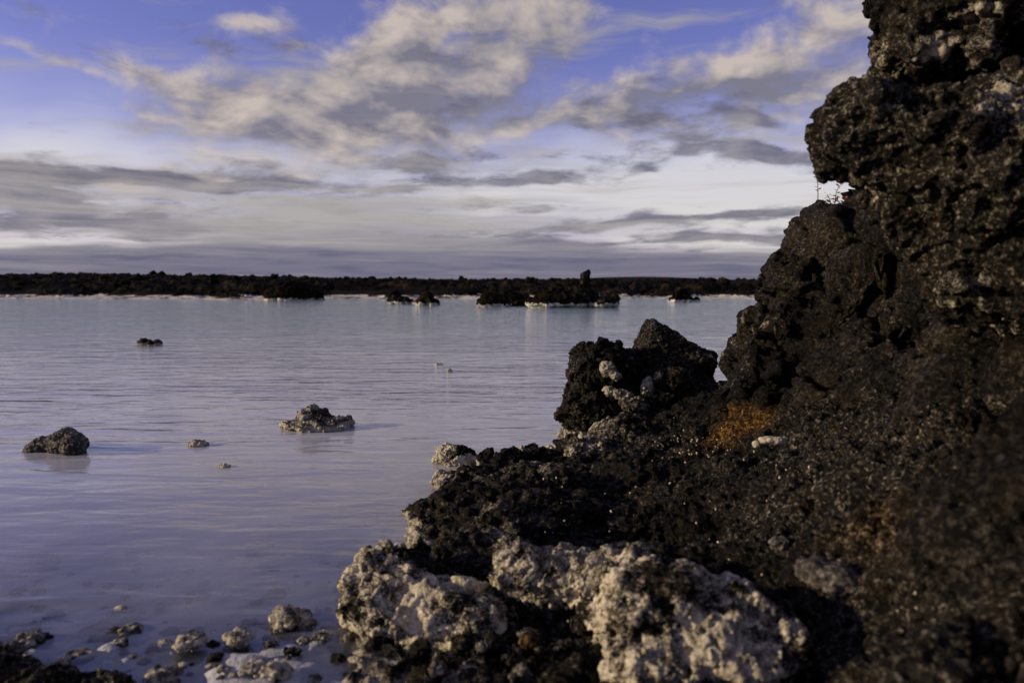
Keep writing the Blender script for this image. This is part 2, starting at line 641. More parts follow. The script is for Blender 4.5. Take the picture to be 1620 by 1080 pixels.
def lava_material(name, dark=(0.004, 0.0036, 0.0032), mid=(0.040, 0.036, 0.030), brown=(0.034, 0.025, 0.013),
                  white=(0.50, 0.45, 0.35), fleck=(0.28, 0.255, 0.20), bump=1.0, fine=170.0, rough=0.50, spec=0.6, size=1.0, grain=70.0):
    m, t = new_mat(name)
    geo = t.node('ShaderNodeNewGeometry')
    P = geo.outputs['Position']
    a1 = t.node('ShaderNodeAttribute', attribute_name='crust').outputs['Fac']
    a2 = t.node('ShaderNodeAttribute', attribute_name='rust').outputs['Fac']
    n_big = t.noise(P, 3.5 * size, 4.0, 0.6).outputs[0]
    n_mid = t.noise(P, 24.0 * size, 6.0, 0.7).outputs[0]
    n_fine = t.noise(P, fine, 4.0, 0.7).outputs[0]
    n_grain = t.noise(P, grain, 4.0, 0.72).outputs[0]
    n_zone = t.noise(P, 1.3 * size, 3.0, 0.55).outputs[0]
    c = t.mix(t.ramp(t.m('MULTIPLY_ADD', n_mid, 0.5, n_grain), 0.66, 0.94), dark, mid)
    c = t.mix(t.m('MULTIPLY', t.ramp(n_big, 0.46, 0.70), t.ramp(n_grain, 0.38, 0.62, 0.2, 0.85)), c, brown)
    # pale grain flecks, their albedo also standing in for sparkle and small highlights
    fl = t.m('MULTIPLY', t.ramp(n_grain, 0.53, 0.68), t.ramp(n_mid, 0.40, 0.58))
    c = t.mix(t.m('MULTIPLY', fl, t.ramp(n_zone, 0.35, 0.65, 0.25, 0.8)), c, fleck)
    # darker and lighter flows
    c = t.mix(1.0, c, t.mix(t.ramp(n_zone, 0.34, 0.66), (0.40, 0.38, 0.36), (1.35, 1.33, 1.28)), 'MULTIPLY')
    # rust
    rm = t.m('ADD', a2, t.m('MULTIPLY_ADD', n_mid, 0.9, -0.45))
    rm = t.m('MULTIPLY', t.ramp(rm, 0.36, 1.25), t.ramp(n_grain, 0.36, 0.62, 0.12, 1.0))
    rc = t.mix(t.ramp(n_grain, 0.42, 0.68), (0.060, 0.030, 0.007), (0.30, 0.155, 0.030))
    c = t.mix(rm, c, rc)
    # silica crust, broken up by the grain
    cm = t.m('ADD', a1, t.m('ADD', t.m('MULTIPLY_ADD', n_mid, 1.1, -0.55), t.m('MULTIPLY_ADD', n_fine, 0.9, -0.45)))
    cm = t.m('MULTIPLY', t.ramp(cm, 0.34, 0.72), t.ramp(a1, 0.02, 0.15))
    wc = t.mix(t.ramp(t.m('MULTIPLY_ADD', n_fine, 0.5, n_mid), 0.6, 0.9), tuple(v * 0.42 for v in white), white)
    c = t.mix(cm, c, wc)
    b = t.node('ShaderNodeBsdfPrincipled')
    t.put(b.inputs['Base Color'], c)
    t.put(b.inputs['Roughness'], t.m('ADD', t.m('MULTIPLY_ADD', n_fine, -0.6, rough + 0.25), t.m('MULTIPLY', cm, 0.3), clamp=True))
    t.put(b.inputs['Specular IOR Level'], t.m('MULTIPLY_ADD', t.ramp(n_grain, 0.58, 0.74), spec, 0.10 * spec))
    hgt = t.m('ADD', t.m('MULTIPLY_ADD', n_fine, 0.15, n_mid), t.m('MULTIPLY', n_grain, 0.55))
    bp = t.node('ShaderNodeBump')
    bp.inputs['Strength'].default_value = bump
    bp.inputs['Distance'].default_value = 0.025 / size
    t.put(bp.inputs['Height'], hgt)
    t.put(b.inputs['Normal'], bp.outputs[0])
    out = t.node('ShaderNodeOutputMaterial')
    m.node_tree.links.new(b.outputs[0], out.inputs[0])
    return m


M_LAVA = lava_material('lava')
M_CLIFF = lava_material('cliff_lava', mid=(0.036, 0.032, 0.027), brown=(0.028, 0.021, 0.013), fleck=(0.085, 0.076, 0.060), bump=1.0, fine=130.0, grain=58.0)
M_PALE = lava_material('silica_stone', dark=(0.03, 0.028, 0.027), mid=(0.17, 0.155, 0.14), brown=(0.11, 0.095, 0.08), fleck=(0.3, 0.28, 0.25), bump=0.7)
M_WHITE = lava_material('white_crust', white=(0.66, 0.59, 0.45), bump=0.8, rough=0.8)
M_FAR = lava_material('far_lava', dark=(0.005, 0.0045, 0.004), mid=(0.022, 0.020, 0.015), brown=(0.028, 0.020, 0.009), white=(0.78, 0.72, 0.62), fleck=(0.07, 0.06, 0.045),
                      bump=0.8, fine=14.0, spec=0.08, rough=0.75, size=0.12, grain=5.0)


def water_material():
    m, t = new_mat('lagoon_water')
    geo = t.node('ShaderNodeNewGeometry')
    P = geo.outputs['Position']
    deep = t.node('ShaderNodeAttribute', attribute_name='milk').outputs['Fac']
    far = t.node('ShaderNodeAttribute', attribute_name='far').outputs['Fac']
    open_ = t.node('ShaderNodeAttribute', attribute_name='open').outputs['Fac']
    # wind ripples: crests run roughly across the view, broken by slower patches
    w1 = t.noise(t.mapping(P, scale=(1.1, 3.6, 1), rot=(0, 0, 0.10)), 1.0, 2.0, 0.5, 0.4).outputs[0]
    w2 = t.noise(t.mapping(P, scale=(3.2, 10.0, 1), rot=(0, 0, -0.16)), 1.0, 3.0, 0.55, 0.5).outputs[0]
    patch = t.ramp(t.noise(t.mapping(P, scale=(0.25, 0.5, 1)), 1.0, 2.0, 0.5).outputs[0], 0.35, 0.7, 0.45, 1.0)
    h = t.m('ADD', w1, t.m('MULTIPLY', w2, 0.32))
    bp = t.node('ShaderNodeBump')
    t.put(bp.inputs['Strength'], patch)
    t.put(bp.inputs['Distance'], t.m('MULTIPLY_ADD', open_, 0.040, 0.018))
    t.put(bp.inputs['Height'], h)
    fr = t.node('ShaderNodeFresnel')
    fr.inputs['IOR'].default_value = 1.33
    t.put(fr.inputs['Normal'], bp.outputs[0])
    gl = t.node('ShaderNodeBsdfGlossy')
    gl.inputs['Color'].default_value = (1, 1, 1, 1)
    gl.inputs['Roughness'].default_value = 0.06
    t.put(gl.inputs['Normal'], bp.outputs[0])
    milk = t.node('ShaderNodeBsdfDiffuse')
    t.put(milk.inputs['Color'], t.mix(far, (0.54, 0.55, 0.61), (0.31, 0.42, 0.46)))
    clear = t.node('ShaderNodeBsdfTransparent')
    clear.inputs['Color'].default_value = (0.92, 0.94, 0.96, 1)
    m1 = t.node('ShaderNodeMixShader')
    t.put(m1.inputs[0], deep)
    m.node_tree.links.new(clear.outputs[0], m1.inputs[1])
    m.node_tree.links.new(milk.outputs[0], m1.inputs[2])
    m2 = t.node('ShaderNodeMixShader')
    t.put(m2.inputs[0], fr.outputs[0])
    m.node_tree.links.new(m1.outputs[0], m2.inputs[1])
    m.node_tree.links.new(gl.outputs[0], m2.inputs[2])
    out = t.node('ShaderNodeOutputMaterial')
    m.node_tree.links.new(m2.outputs[0], out.inputs[0])
    return m


def bed_material():
    m, t = new_mat('silica_mud')
    geo = t.node('ShaderNodeNewGeometry')
    P = geo.outputs['Position']
    n1 = t.noise(P, 5.0, 5.0, 0.6).outputs[0]
    n2 = t.noise(P, 30.0, 6.0, 0.68).outputs[0]
    c = t.mix(t.ramp(n1, 0.35, 0.7), (0.33, 0.33, 0.35), (0.50, 0.50, 0.525))
    # dark grit lying in the mud
    gm = t.m('MULTIPLY', t.ramp(n2, 0.60, 0.68), t.ramp(n1, 0.42, 0.6))
    c = t.mix(gm, c, (0.05, 0.047, 0.05))
    b = t.node('ShaderNodeBsdfPrincipled')
    t.put(b.inputs['Base Color'], c)
    b.inputs['Roughness'].default_value = 0.55
    bp = t.node('ShaderNodeBump')
    bp.inputs['Strength'].default_value = 0.9
    bp.inputs['Distance'].default_value = 0.02
    t.put(bp.inputs['Height'], n2)
    t.put(b.inputs['Normal'], bp.outputs[0])
    out = t.node('ShaderNodeOutputMaterial')
    m.node_tree.links.new(b.outputs[0], out.inputs[0])
    return m


M_WATER = water_material()
M_BED = bed_material()

# ================================================================== the setting
def grid_mesh(name, X, Y, Z, attrs=None):
    r, c = X.shape
    V = np.stack([X, Y, Z], -1).reshape(-1, 3)
    i = np.arange(r * c).reshape(r, c)
    Q = np.stack([i[:-1, :-1], i[:-1, 1:], i[1:, 1:], i[1:, :-1]], -1).reshape(-1, 4)
    return make_mesh(name, V, Q, attrs)


def spread(a, b, step, far_lo, far_hi, ratio=1.25):
    """coordinates that are even between a and b and widen beyond"""
    mid = list(np.arange(a, b + step / 2, step))
    out, s, v = [], step, a
    while v > far_lo:
        s *= ratio
        v -= s
        out.append(v)
    lo = out[::-1]
    out, s, v = [], step, mid[-1]
    while v < far_hi:
        s *= ratio
        v += s
        out.append(v)
    return np.array(lo + mid + out)


def bed_height(x, y):
    z = -0.024 + np.where(y > 2.25, -0.075 * (y - 2.25), 0.06 * (2.25 - y))
    z = np.maximum(z, -0.35 - 0.03 * np.maximum(y - 6, 0))
    z = np.clip(z, -1.6, 0.16)
    p = np.stack([x, y, np.zeros_like(x)], -1).reshape(-1, 3)
    near = sstep(p[:, 1], 8, 4)
    n = 0.030 * fbm(p * 1.6, 3, seed=3) + 0.026 * near * (billow(p * 6.0, 3, 0.55, seed=8) - 0.35)
    n += 0.034 * sstep(p[:, 1], 2.9, 2.1) * (billow(p * 9.0, 2, 0.5, seed=18) - 0.32) + 0.012 * near * (0.5 - worley(p * 11.0, 4)[0])
    n *= sstep(np.abs(p[:, 1] - 0.0), 400, 20)
    return z + n.reshape(x.shape)


xs = spread(-3.2, 0.2, 0.015, -320, 320, 1.22)
ys = spread(1.5, 4.0, 0.015, -80, 330, 1.22)
BX, BY = np.meshgrid(xs, ys)
tag(place('lake_bed', grid_mesh('lake_bed', BX, BY, bed_height(BX, BY)), M_BED), 'pale silica mud bed under the shallow lagoon', kind='structure')

xs = spread(-4.0, 1.2, 0.04, -330, 330, 1.12)
ys = spread(1.3, 6.0, 0.04, -3, 330, 1.06)
WX, WY = np.meshgrid(xs, ys)
WD = np.maximum(-bed_height(WX, WY), 0)
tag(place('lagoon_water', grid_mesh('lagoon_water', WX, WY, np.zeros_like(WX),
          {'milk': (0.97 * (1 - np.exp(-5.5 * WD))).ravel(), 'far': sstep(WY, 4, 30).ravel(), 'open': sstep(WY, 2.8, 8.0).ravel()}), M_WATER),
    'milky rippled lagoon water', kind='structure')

# lava field along the far shore, out to the horizon
rows = [44.0]
while rows[-1] < 150:
    rows.append(rows[-1] * 1.0052)
while rows[-1] < 6000:
    rows.append(rows[-1] * 1.045)
ty = np.array(rows)
tt = np.r_[np.linspace(-1.7, -0.72, 30), np.linspace(-0.7, 0.42, 480), np.linspace(0.44, 1.7, 30)]
T, FY = np.meshgrid(tt, ty)
FX = T * FY


def field_height(T, X, Y):
    p = np.stack([X, Y, np.zeros_like(X)], -1).reshape(-1, 3)
    sh = (62 + 9 * fbm(np.stack([T.ravel() * 6, T.ravel() * 0 + 3.3, T.ravel() * 0], -1), 3, seed=2)).reshape(X.shape)
    s = Y - sh
    left = sstep(T, 0.0, -0.62)
    rise = (0.0063 + 0.0085 * left) * np.minimum(s, 120) * sstep(s, 1, 45) * 1.55
    rise = rise + sstep(s, 5, 16) * 0.85 + np.clip(s, -8, 0) * 0.05
    flat = sstep(fbm(p * 0.07, 2, seed=6).reshape(X.shape) + 0.25 * left, 0.0, 0.35)
    rough = sstep(s, 0.5 + 9 * flat, 8 + 10 * flat)
    n = 0.95 * (billow(p * np.array((0.34, 0.34, 1), np.float32), 3, 0.55, seed=12) - 0.42) + 0.5 * (0.55 - worley(p * 0.75, 9)[0])
    n = n + 0.30 * (billow(p * 1.5, 2, 0.6, seed=5) - 0.4)
    z = 0.05 + rise + n.reshape(X.shape) * (0.10 + 0.90 * rough) * sstep(Y, 900, 200)
    z = z + 0.10 * fbm(p * 0.5, 2, seed=15).reshape(X.shape) * (1 - rough) - 0.5 * sstep(s, 0, -6)
    hill = 15.0 * np.exp(-((T - 0.16) / 0.16) ** 2) * sstep(Y, 500, 1500) * sstep(Y, 5000, 1800)
    cone = 5.0 * np.exp(-np.abs((T - 0.293) / 0.006)) * np.exp(-((Y - 1500) / 180.0) ** 2)
    return z + hill + cone, rough


FZ, frough = field_height(T, FX, FY)
fn = fbm(np.stack([FX, FY, FZ * 0], -1).reshape(-1, 3) * 0.6, 2, seed=4).reshape(FX.shape)
fcrust = 1.2 * sstep(FZ, 0.30, 0.08) * (0.35 + 0.65 * sstep(fn, -0.2, 0.2)) * sstep(FY, 140, 110)
tag(place('lava_field', grid_mesh('lava_field', FX, FY, FZ, {'crust': fcrust.ravel(), 'rust': (0.25 * sstep(fn, 0.1, 0.6)).ravel()}), M_FAR),
    'dark broken lava field along the far shore', kind='structure')

# ================================================================== foreground outcrop
# rock shelf: height over the lagoon through points on the sight lines, left rim raised to shade the hollow
ctrl = []
for (px, py, z) in [(690, 775, 0.0), (745, 772, 0.04), (700, 800, -0.02), (690, 850, 0.02), (700, 872, 0.0), (600, 905, -0.05),
                    (640, 1020, 0.0), (590, 1060, 0.02), (740, 760, 0.15), (770, 800, 0.20), (745, 840, 0.16), (830, 800, 0.13),
                    (900, 770, 0.15), (1000, 800, 0.06), (1000, 850, 0.05), (900, 850, 0.10), (800, 860, 0.14), (760, 730, 0.0),
                    (830, 722, 0.0), (880, 712, -0.02), (880, 740, 0.06), (905, 722, 0.06), (950, 690, 0.10), (1000, 655, 0.16), (1010, 700, 0.12),
                    (1060, 640, 0.22), (1100, 615, 0.32), (1060, 740, 0.15), (1150, 690, 0.22), (1130, 640, 0.30), (1220, 700, 0.30), (1200, 655, 0.36),
                    (1100, 770, 0.20), (1200, 760, 0.27), (1300, 720, 0.44), (1300, 780, 0.38), (1100, 860, 0.09), (1200, 850, 0.20),
                    (1300, 840, 0.33), (1400, 800, 0.50), (1000, 915, 0.19), (870, 905, 0.20), (780, 900, 0.10), (830, 980, 0.08), (930, 990, 0.07),
                    (1250, 900, 0.20), (1350, 920, 0.30), (1450, 900, 0.42), (1150, 950, 0.21), (1250, 1000, 0.16), (1350, 1020, 0.22),
                    (1480, 1000, 0.42), (800, 1060, 0.07), (950, 1070, 0.12), (1100, 1080, 0.18), (1250, 1080, 0.12), (1400, 1080, 0.30),
                    (700, 1050, 0.04), (600, 1100, 0.0), (800, 1200, 0.10), (1100, 1200, 0.16)]:
    g = ground(px, py, z)
    ctrl.append((g[0], g[1], z))
for (x, y, z) in [(-0.75, 4.2, -0.22), (-0.65, 3.2, -0.15), (-0.80, 2.4, -0.12), (-0.7, 1.6, -0.06), (0.2, 5.6, -0.3), (1.0, 5.9, -0.25), (0.9, 5.2, 0.1),
                  (1.7, 4.5, 0.5), (1.6, 3.0, 0.7), (1.5, 1.8, 0.7), (0.8, 0.6, 0.2), (-0.6, 0.6, 0.0), (2.2, 3.5, 0.8), (2.0, 1.0, 0.8)]:
    ctrl.append((x, y, z))
shelf_h = rbf(ctrl)


def shelf_sdf(p):
    return (p[:, 2] - shelf_h(p[:, 0], p[:, 1])) * 0.75


def blob(V, c, r, p=1.0):
    """1 at c falling to 0 at radius r"""
    d = np.linalg.norm((V - np.asarray(c, np.float32)) / np.asarray(r, np.float32), axis=1)
    return sstep(d, 1.0, 0.0) * p * 1.15


def tide(V, z0=0.02, z1=0.09, seed=0, amp=0.03):
    """white silica ring left by the water"""
    return sstep(V[:, 2] + amp * fbm(V * 7, 2, seed=seed), z1, z0)


def G(px, py, z):
    return ground(px, py, z)


def shelf_crust_highlights(V, N):  # silica crust, plus pale spots painting sun highlights on slope and ledge
    c = tide(V, 0.0, 0.055) * 0.75
    for (px, py, z, r, p) in [(960, 690, .12, (.22, .35, .2), .62), (1000, 655, .17, (.16, .3, .2), .42), (870, 905, .2, (.17, .13, .2), .8), (1000, 920, .2, (.22, .14, .2), .8),
                              (790, 850, .14, (.16, .18, .2), .5), (730, 850, .1, (.16, .2, .2), .5), (840, 745, .08, (.2, .16, .2), .55), (690, 1030, .03, (.2, .2, .2), .5),
                              (1120, 960, .2, (.26, .2, .2), .8), (760, 765, .12, (.14, .2, .2), .35), (1100, 600, .34, (.16, .4, .2), .42), (1050, 625, .26, (.16, .4, .2), .42), (1140, 725, .22, (.3, .3, .2), .28), (1240, 735, .3, (.3, .35, .25), .32), (780, 800, .14, (.2, .3, .2), .38)]:
        c = np.maximum(c, blob(V, G(px, py, z), r, p))
    return c


def shelf_rust(V, N):
    c = 0.16 + 0.1 * fbm(V * 2.5, 2, seed=9)
    for (px, py, z, r, p) in [(1160, 690, .24, (.42, .65, .35), .92), (1200, 665, .34, (.32, .5, .35), .85), (1090, 720, .16, (.3, .35, .2), .5), (1390, 810, .45, (.36, .5, .4), .6),
                              (1400, 870, .4, (.3, .3, .3), .45), (1000, 800, .1, (.2, .2, .2), .2), (840, 1010, .08, (.06, .05, .1), .6)]:
        c = np.maximum(c, blob(V, G(px, py, z), r, p))
    return c


# cliff: rock face set back from the shelf, x = face(y, z)
cl = []
for (px, py, Y) in [(1350, 300, 4.9), (1300, 325, 4.75), (1262, 350, 4.7), (1240, 385, 4.65), (1232, 440, 4.6), (1205, 490, 4.55), (1185, 530, 4.5), (1165, 565, 4.45),
                    (1120, 605, 4.4), (1105, 640, 4.35), (1170, 640, 4.2), (1225, 640, 4.0), (1260, 600, 3.95), (1290, 520, 4.0), (1300, 430, 4.15), (1330, 370, 4.25),
                    (1250, 690, 3.75), (1300, 680, 3.4), (1340, 600, 3.5), (1380, 500, 3.6), (1400, 400, 3.75), (1350, 700, 3.0), (1420, 640, 2.9), (1470, 540, 2.9), (1500, 440, 3.0),
                    (1440, 760, 2.45), (1520, 680, 2.3), (1580, 560, 2.3), (1600, 450, 2.5), (1500, 850, 1.95), (1560, 750, 1.9), (1620, 640, 1.9), (1650, 520, 2.0),
                    (1500, 950, 1.7), (1560, 880, 1.6), (1640, 800, 1.55), (1480, 1040, 1.55), (1560, 1080, 1.4), (1680, 1000, 1.3), (1560, 1250, 1.15), (1700, 700, 1.3), (1750, 400, 2.0)]:
    g = at(px, py, Y)
    cl.append((g[1], g[2], g[0] + (0.125 if Y > 4 else 0.075)))
cl += [(5.3, 0.3, 1.5), (5.3, 1.0, 1.7), (5.3, 1.5, 2.1), (0.6, 0.2, 0.9), (0.6, 1.2, 1.5), (2.5, 1.9, 1.9), (4.0, 1.9, 2.4), (1.2, 2.0, 1.6)]
face = rbf(cl)


rock('lava_shelf', shelf_sdf, (-0.72, 1.0, -0.3), (1.75, 5.7, 0.95), 0.030, 2,
     [rough(2.6, 0.055, 1, 2, 0.5), broken(7, 0.034, 7), broken(17, 0.020, 8), rough(30, 0.010, 2, 2, 0.6), broken(42, 0.0075, 9), holes(26, 0.014, 3, cover=0.15)],
     shelf_crust_highlights, shelf_rust, M_LAVA, 'wide rough black lava shelf sloping from the cliff down to the water', 'rock ledge', zcut=-0.1,
     extra_keep=lambda V: (V[:, 0] < face(V[:, 1], V[:, 2]) + 0.10) & (V[:, 2] < shelf_h(V[:, 0], V[:, 1]) + 0.06) & (V[:, 2] > shelf_h(V[:, 0], V[:, 1]) - 0.06))

def cliff_sdf(p):
    d = (face(p[:, 1], p[:, 2]) - p[:, 0]) * 0.7
    top = p[:, 2] - (1.54 + 0.28 * np.clip(p[:, 0] - 1.75, 0, 2) + 0.05 * perlin(p * 2.0, 3))
    d = smax(d, top * 0.8, 0.12)
    back = p[:, 1] - 5.25 - 0.35 * np.clip(p[:, 0] - 1.4, 0, 2)
    d = smax(d, back * 0.8, 0.2)
    return d


def cliff_crust_highlights(V, N):  # crust, plus pale spots painting silvery sun highlights on the left slope
    c = 0.10 + 0.22 * sstep(fbm(V * 3, 3, seed=4), 0.1, 0.6)
    for (px, py, Y, r, p) in [(1200, 500, 4.5, (.22, .4, .3), .46), (1150, 570, 4.45, (.25, .4, .2), .46), (1300, 560, 3.9, (.3, .4, .3), .28), (1440, 360, 3.0, (.1, .3, .12), .5), (1590, 520, 2.3, (.08, .2, .08), .6)]:
        c = np.maximum(c, blob(V, at(px, py, Y), r, p))
    return c


def cliff_rust(V, N):
    c = 0.14 + 0.12 * fbm(V * 2.1, 3, seed=19)
    for (px, py, Y, r, p) in [(1180, 660, 4.2, (.3, .5, .18), .9), (1230, 640, 4.0, (.2, .4, .14), .6), (1430, 810, 2.4, (.3, .4, .25), .5), (1340, 320, 4.7, (.25, .4, .1), .45)]:
        c = np.maximum(c, blob(V, at(px, py, Y), r, p))
    return c


rock('lava_cliff', cliff_sdf, (0.6, 0.9, -0.05), (3.0, 6.0, 2.2), 0.040, 2,
     [facets(1.5, 0.17, 3), broken(2.2, 0.11, 6), cracks(1.8, 0.12, 5, 0.055), rough(5.5, 0.020, 11, 2, 0.5), broken(7, 0.026, 7), broken(24, 0.011, 8), rough(40, 0.005, 12, 2, 0.6)],
     cliff_crust_highlights, cliff_rust, M_CLIFF, 'tall brown black lava cliff face rising behind the shelf', 'cliff', zcut=0.0,
     extra_keep=lambda V: (V[:, 0] < face(V[:, 1], V[:, 2]) + 1.3) & (V[:, 0] < 2.9) & (V[:, 1] < 5.6) & (V[:, 2] > shelf_h(V[:, 0], V[:, 1]) - 0.25))


# ---- overhanging boulders on the cliff
def mid_sdf(p):
    p = p - np.array((0.03, 0, 0), np.float32)
    d = ell(p, at(1400, 215, 2.45), (0.20, 0.32, 0.13), rotm(0, 8, 0))
    d = smin(d, ell(p, at(1345, 200, 2.45), (0.095, 0.17, 0.105)), 0.05)
    d = smin(d, ell(p, at(1315, 225, 2.42), (0.055, 0.12, 0.055)), 0.04)
    d = smin(d, ell(p, at(1540, 285, 2.40), (0.27, 0.38, 0.24), rotm(0, 25, 0)), 0.10)
    d = smin(d, ell(p, at(1470, 320, 2.40), (0.12, 0.25, 0.10), rotm(0, 40, 0)), 0.06)
    d = smin(d, ell(p, at(1520, 390, 2.40), (0.13, 0.25, 0.10), rotm(0, 30, 0)), 0.08)
    d = smin(d, ell(p, at(1680, 270, 2.4), (0.4, 0.5, 0.33)), 0.12)
    d = smin(d, ell(p, at(1640, 430, 2.35), (0.28, 0.33, 0.20)), 0.10)
    return d


def mid_crust(V, N):
    c = 0.16 + 0.34 * sstep(fbm(V * 6, 3, seed=7), 0.0, 0.5)
    for (px, py, Y, r, p) in [(1440, 375, 2.2, (.05, .2, .1), .6), (1390, 175, 2.3, (.08, .2, .04), .5)]:
        c = np.maximum(c, blob(V, at(px, py, Y), r, p))
    return c


LAY_B = lambda s: [rough(4.0, 0.035, s + 1, 2), broken(6, 0.045, s + 2), broken(15, 0.024, s + 3), holes(20, 0.018, s + 3, cover=0.2), broken(38, 0.009, s + 4), rough(60, 0.004, s + 5, 2)]
rock('overhanging_boulder', mid_sdf, (0.6, 1.7, 0.75), (2.4, 3.1, 2.05), 0.028, 2, LAY_B(30), mid_crust,
     lambda V, N: 0.30 + 0.25 * fbm(V * 5, 2, seed=3), M_LAVA, 'large brown black boulder overhanging from the cliff, below the topmost one', 'boulder', zcut=0.0,
     extra_keep=lambda V: V[:, 0] < 2.1)


def top_sdf(p):
    d = ell(p, at(1580, 20, 2.75), (0.36, 0.40, 0.22), rotm(0, 14, 0))
    d = smin(d, ell(p, at(1440, 50, 2.72), (0.12, 0.2, 0.14)), 0.07)
    d = smin(d, ell(p, at(1490, -60, 2.75), (0.20, 0.3, 0.2)), 0.1)
    d = smin(d, ell(p, at(1500, 95, 2.7), (0.12, 0.22, 0.09), rotm(0, 30, 0)), 0.06)
    d = smin(d, ell(p, at(1690, 30, 2.7), (0.35, 0.4, 0.28)), 0.1)
    return d


def top_crust(V, N):
    c = 0.14 + 0.25 * sstep(fbm(V * 5, 3, seed=17), 0.05, 0.5)
    for (px, py, Y, r, p) in [(1505, 85, 2.45, (.12, .3, .20), .95), (1560, 10, 2.4, (.12, .3, .06), .7), (1490, 120, 2.45, (.08, .3, .10), .8)]:
        c = np.maximum(c, blob(V, at(px, py, Y), r, p))
    return c


rock('overhanging_boulder', top_sdf, (1.0, 2.1, 1.35), (2.6, 3.4, 2.6), 0.028, 2, LAY_B(50), top_crust,
     lambda V, N: 0.22 + 0.2 * fbm(V * 5, 2, seed=5), M_LAVA, 'topmost boulder at the upper right corner with a cream crust streak', 'boulder', zcut=0.0,
     extra_keep=lambda V: V[:, 0] < 2.3)
# dark rock carrying the boulders
def neck_sdf(p):
    d = ell(p, (2.12, 2.85, 1.2), (0.60, 0.75, 0.52))
    return smin(d, ell(p, (2.1, 3.0, 1.8), (0.5, 0.5, 0.5)), 0.2)


rock('leaning_lava_block', neck_sdf, (1.1, 1.8, 0.5), (2.9, 3.8, 2.5), 0.04, 1, [rough(3, 0.06, 72, 2), broken(5, 0.06, 71), broken(14, 0.03, 74)],
     lambda V, N: np.full(len(V), 0.1), lambda V, N: np.full(len(V), 0.25), M_LAVA, 'dark lava block wedged behind the overhanging boulders', 'boulder', zcut=0.0)

# ---- rock group at the end of the shelf
def tip_rust(V, N):
    return 0.20 + 0.22 * fbm(V * 5, 2, seed=13)


def left_sdf(p):
    d = ell(p, at(955, 600, 5.35), (0.24, 0.24, 0.24), rotm(0, -10, 0))
    d = smin(d, ell(p, at(935, 570, 5.35), (0.12, 0.16, 0.13)), 0.06)
    d = smin(d, ell(p, at(985, 575, 5.45), (0.16, 0.2, 0.11), rotm(0, 25, 0)), 0.06)
    d = smin(d, ell(p, at(935, 655, 5.3), (0.22, 0.25, 0.15)), 0.07)
    d = smin(d, ell(p, at(975, 670, 5.2), (0.18, 0.2, 0.12)), 0.06)
    d = smin(d, ell(p, at(925, 688, 5.25), (0.18, 0.2, 0.07)), 0.06)
    return d


LAY_T = lambda s: [rough(5.0, 0.035, s, 2), broken(9, 0.045, s + 1), broken(20, 0.022, s + 2), holes(24, 0.014, s + 2, cover=0.1), rough(44, 0.007, s + 3, 2)]
rock('lava_boulder', left_sdf, (0.0, 4.8, -0.2), (1.3, 5.9, 0.85), 0.026, 2, LAY_T(80),
     lambda V, N: np.maximum(tide(V, 0.03, 0.085, 3, 0.02), np.maximum(blob(V, at(985, 630, 5.2), (.12, .2, .06), .5), blob(V, at(1000, 570, 5.3), (.05, .2, .04), .6))),
     tip_rust, M_LAVA, 'lumpy black lava boulder with a white waterline at the end of the shelf', 'boulder')


def spike_sdf(p):
    tip = at(1029, 503, 5.6)
    d = plane(p, tip, (0.52, 0.10, 0.85))                       # long slope down to the right
    d = smax(d, plane(p, tip, (-0.93, -0.10, 0.36)), 0.02)      # steep left side
    d = smax(d, plane(p, tip + (0, -0.10, 0), (0.1, -0.95, 0.25)), 0.03)
    d = smax(d, plane(p, tip + (0, 0.13, 0), (0, 0.93, 0.3)), 0.03)
    d = smax(d, plane(p, at(1118, 560, 5.6), (0.9, 0, 0.1)), 0.03)
    d = smax(d, -plane(p, at(1040, 640, 5.6), (0, 0, 1)), 0.03)
    d = smin(d, ell(p, at(1045, 605, 5.5), (0.15, 0.16, 0.15)), 0.05)
    d = smin(d, ell(p, at(1100, 572, 5.55), (0.14, 0.16, 0.07), rotm(0, 8, 0)), 0.04)
    d = smin(d, ell(p, at(1122, 563, 5.55), (0.05, 0.08, 0.04)), 0.03)
    d = smin(d, ell(p, at(1085, 640, 5.5), (0.27, 0.25, 0.22)), 0.05)
    d = smin(d, ell(p, at(1012, 562, 5.55), (0.055, 0.1, 0.06)), 0.03)
    return d


rock('pointed_lava_rock', spike_sdf, (0.4, 4.9, -0.2), (1.9, 6.1, 0.95), 0.028, 2,
     [rough(9, 0.010, 90, 2), broken(14, 0.016, 91), broken(30, 0.010, 92), rough(45, 0.005, 93, 2)],
     lambda V, N: np.maximum(0.1, np.maximum(blob(V, at(1010, 545, 5.5), (.03, .2, .05), .3), blob(V, at(1120, 562, 5.5), (.06, .2, .03), .55))),
     tip_rust, M_LAVA, 'dark lava rock tapering to a sharp point', 'rock')


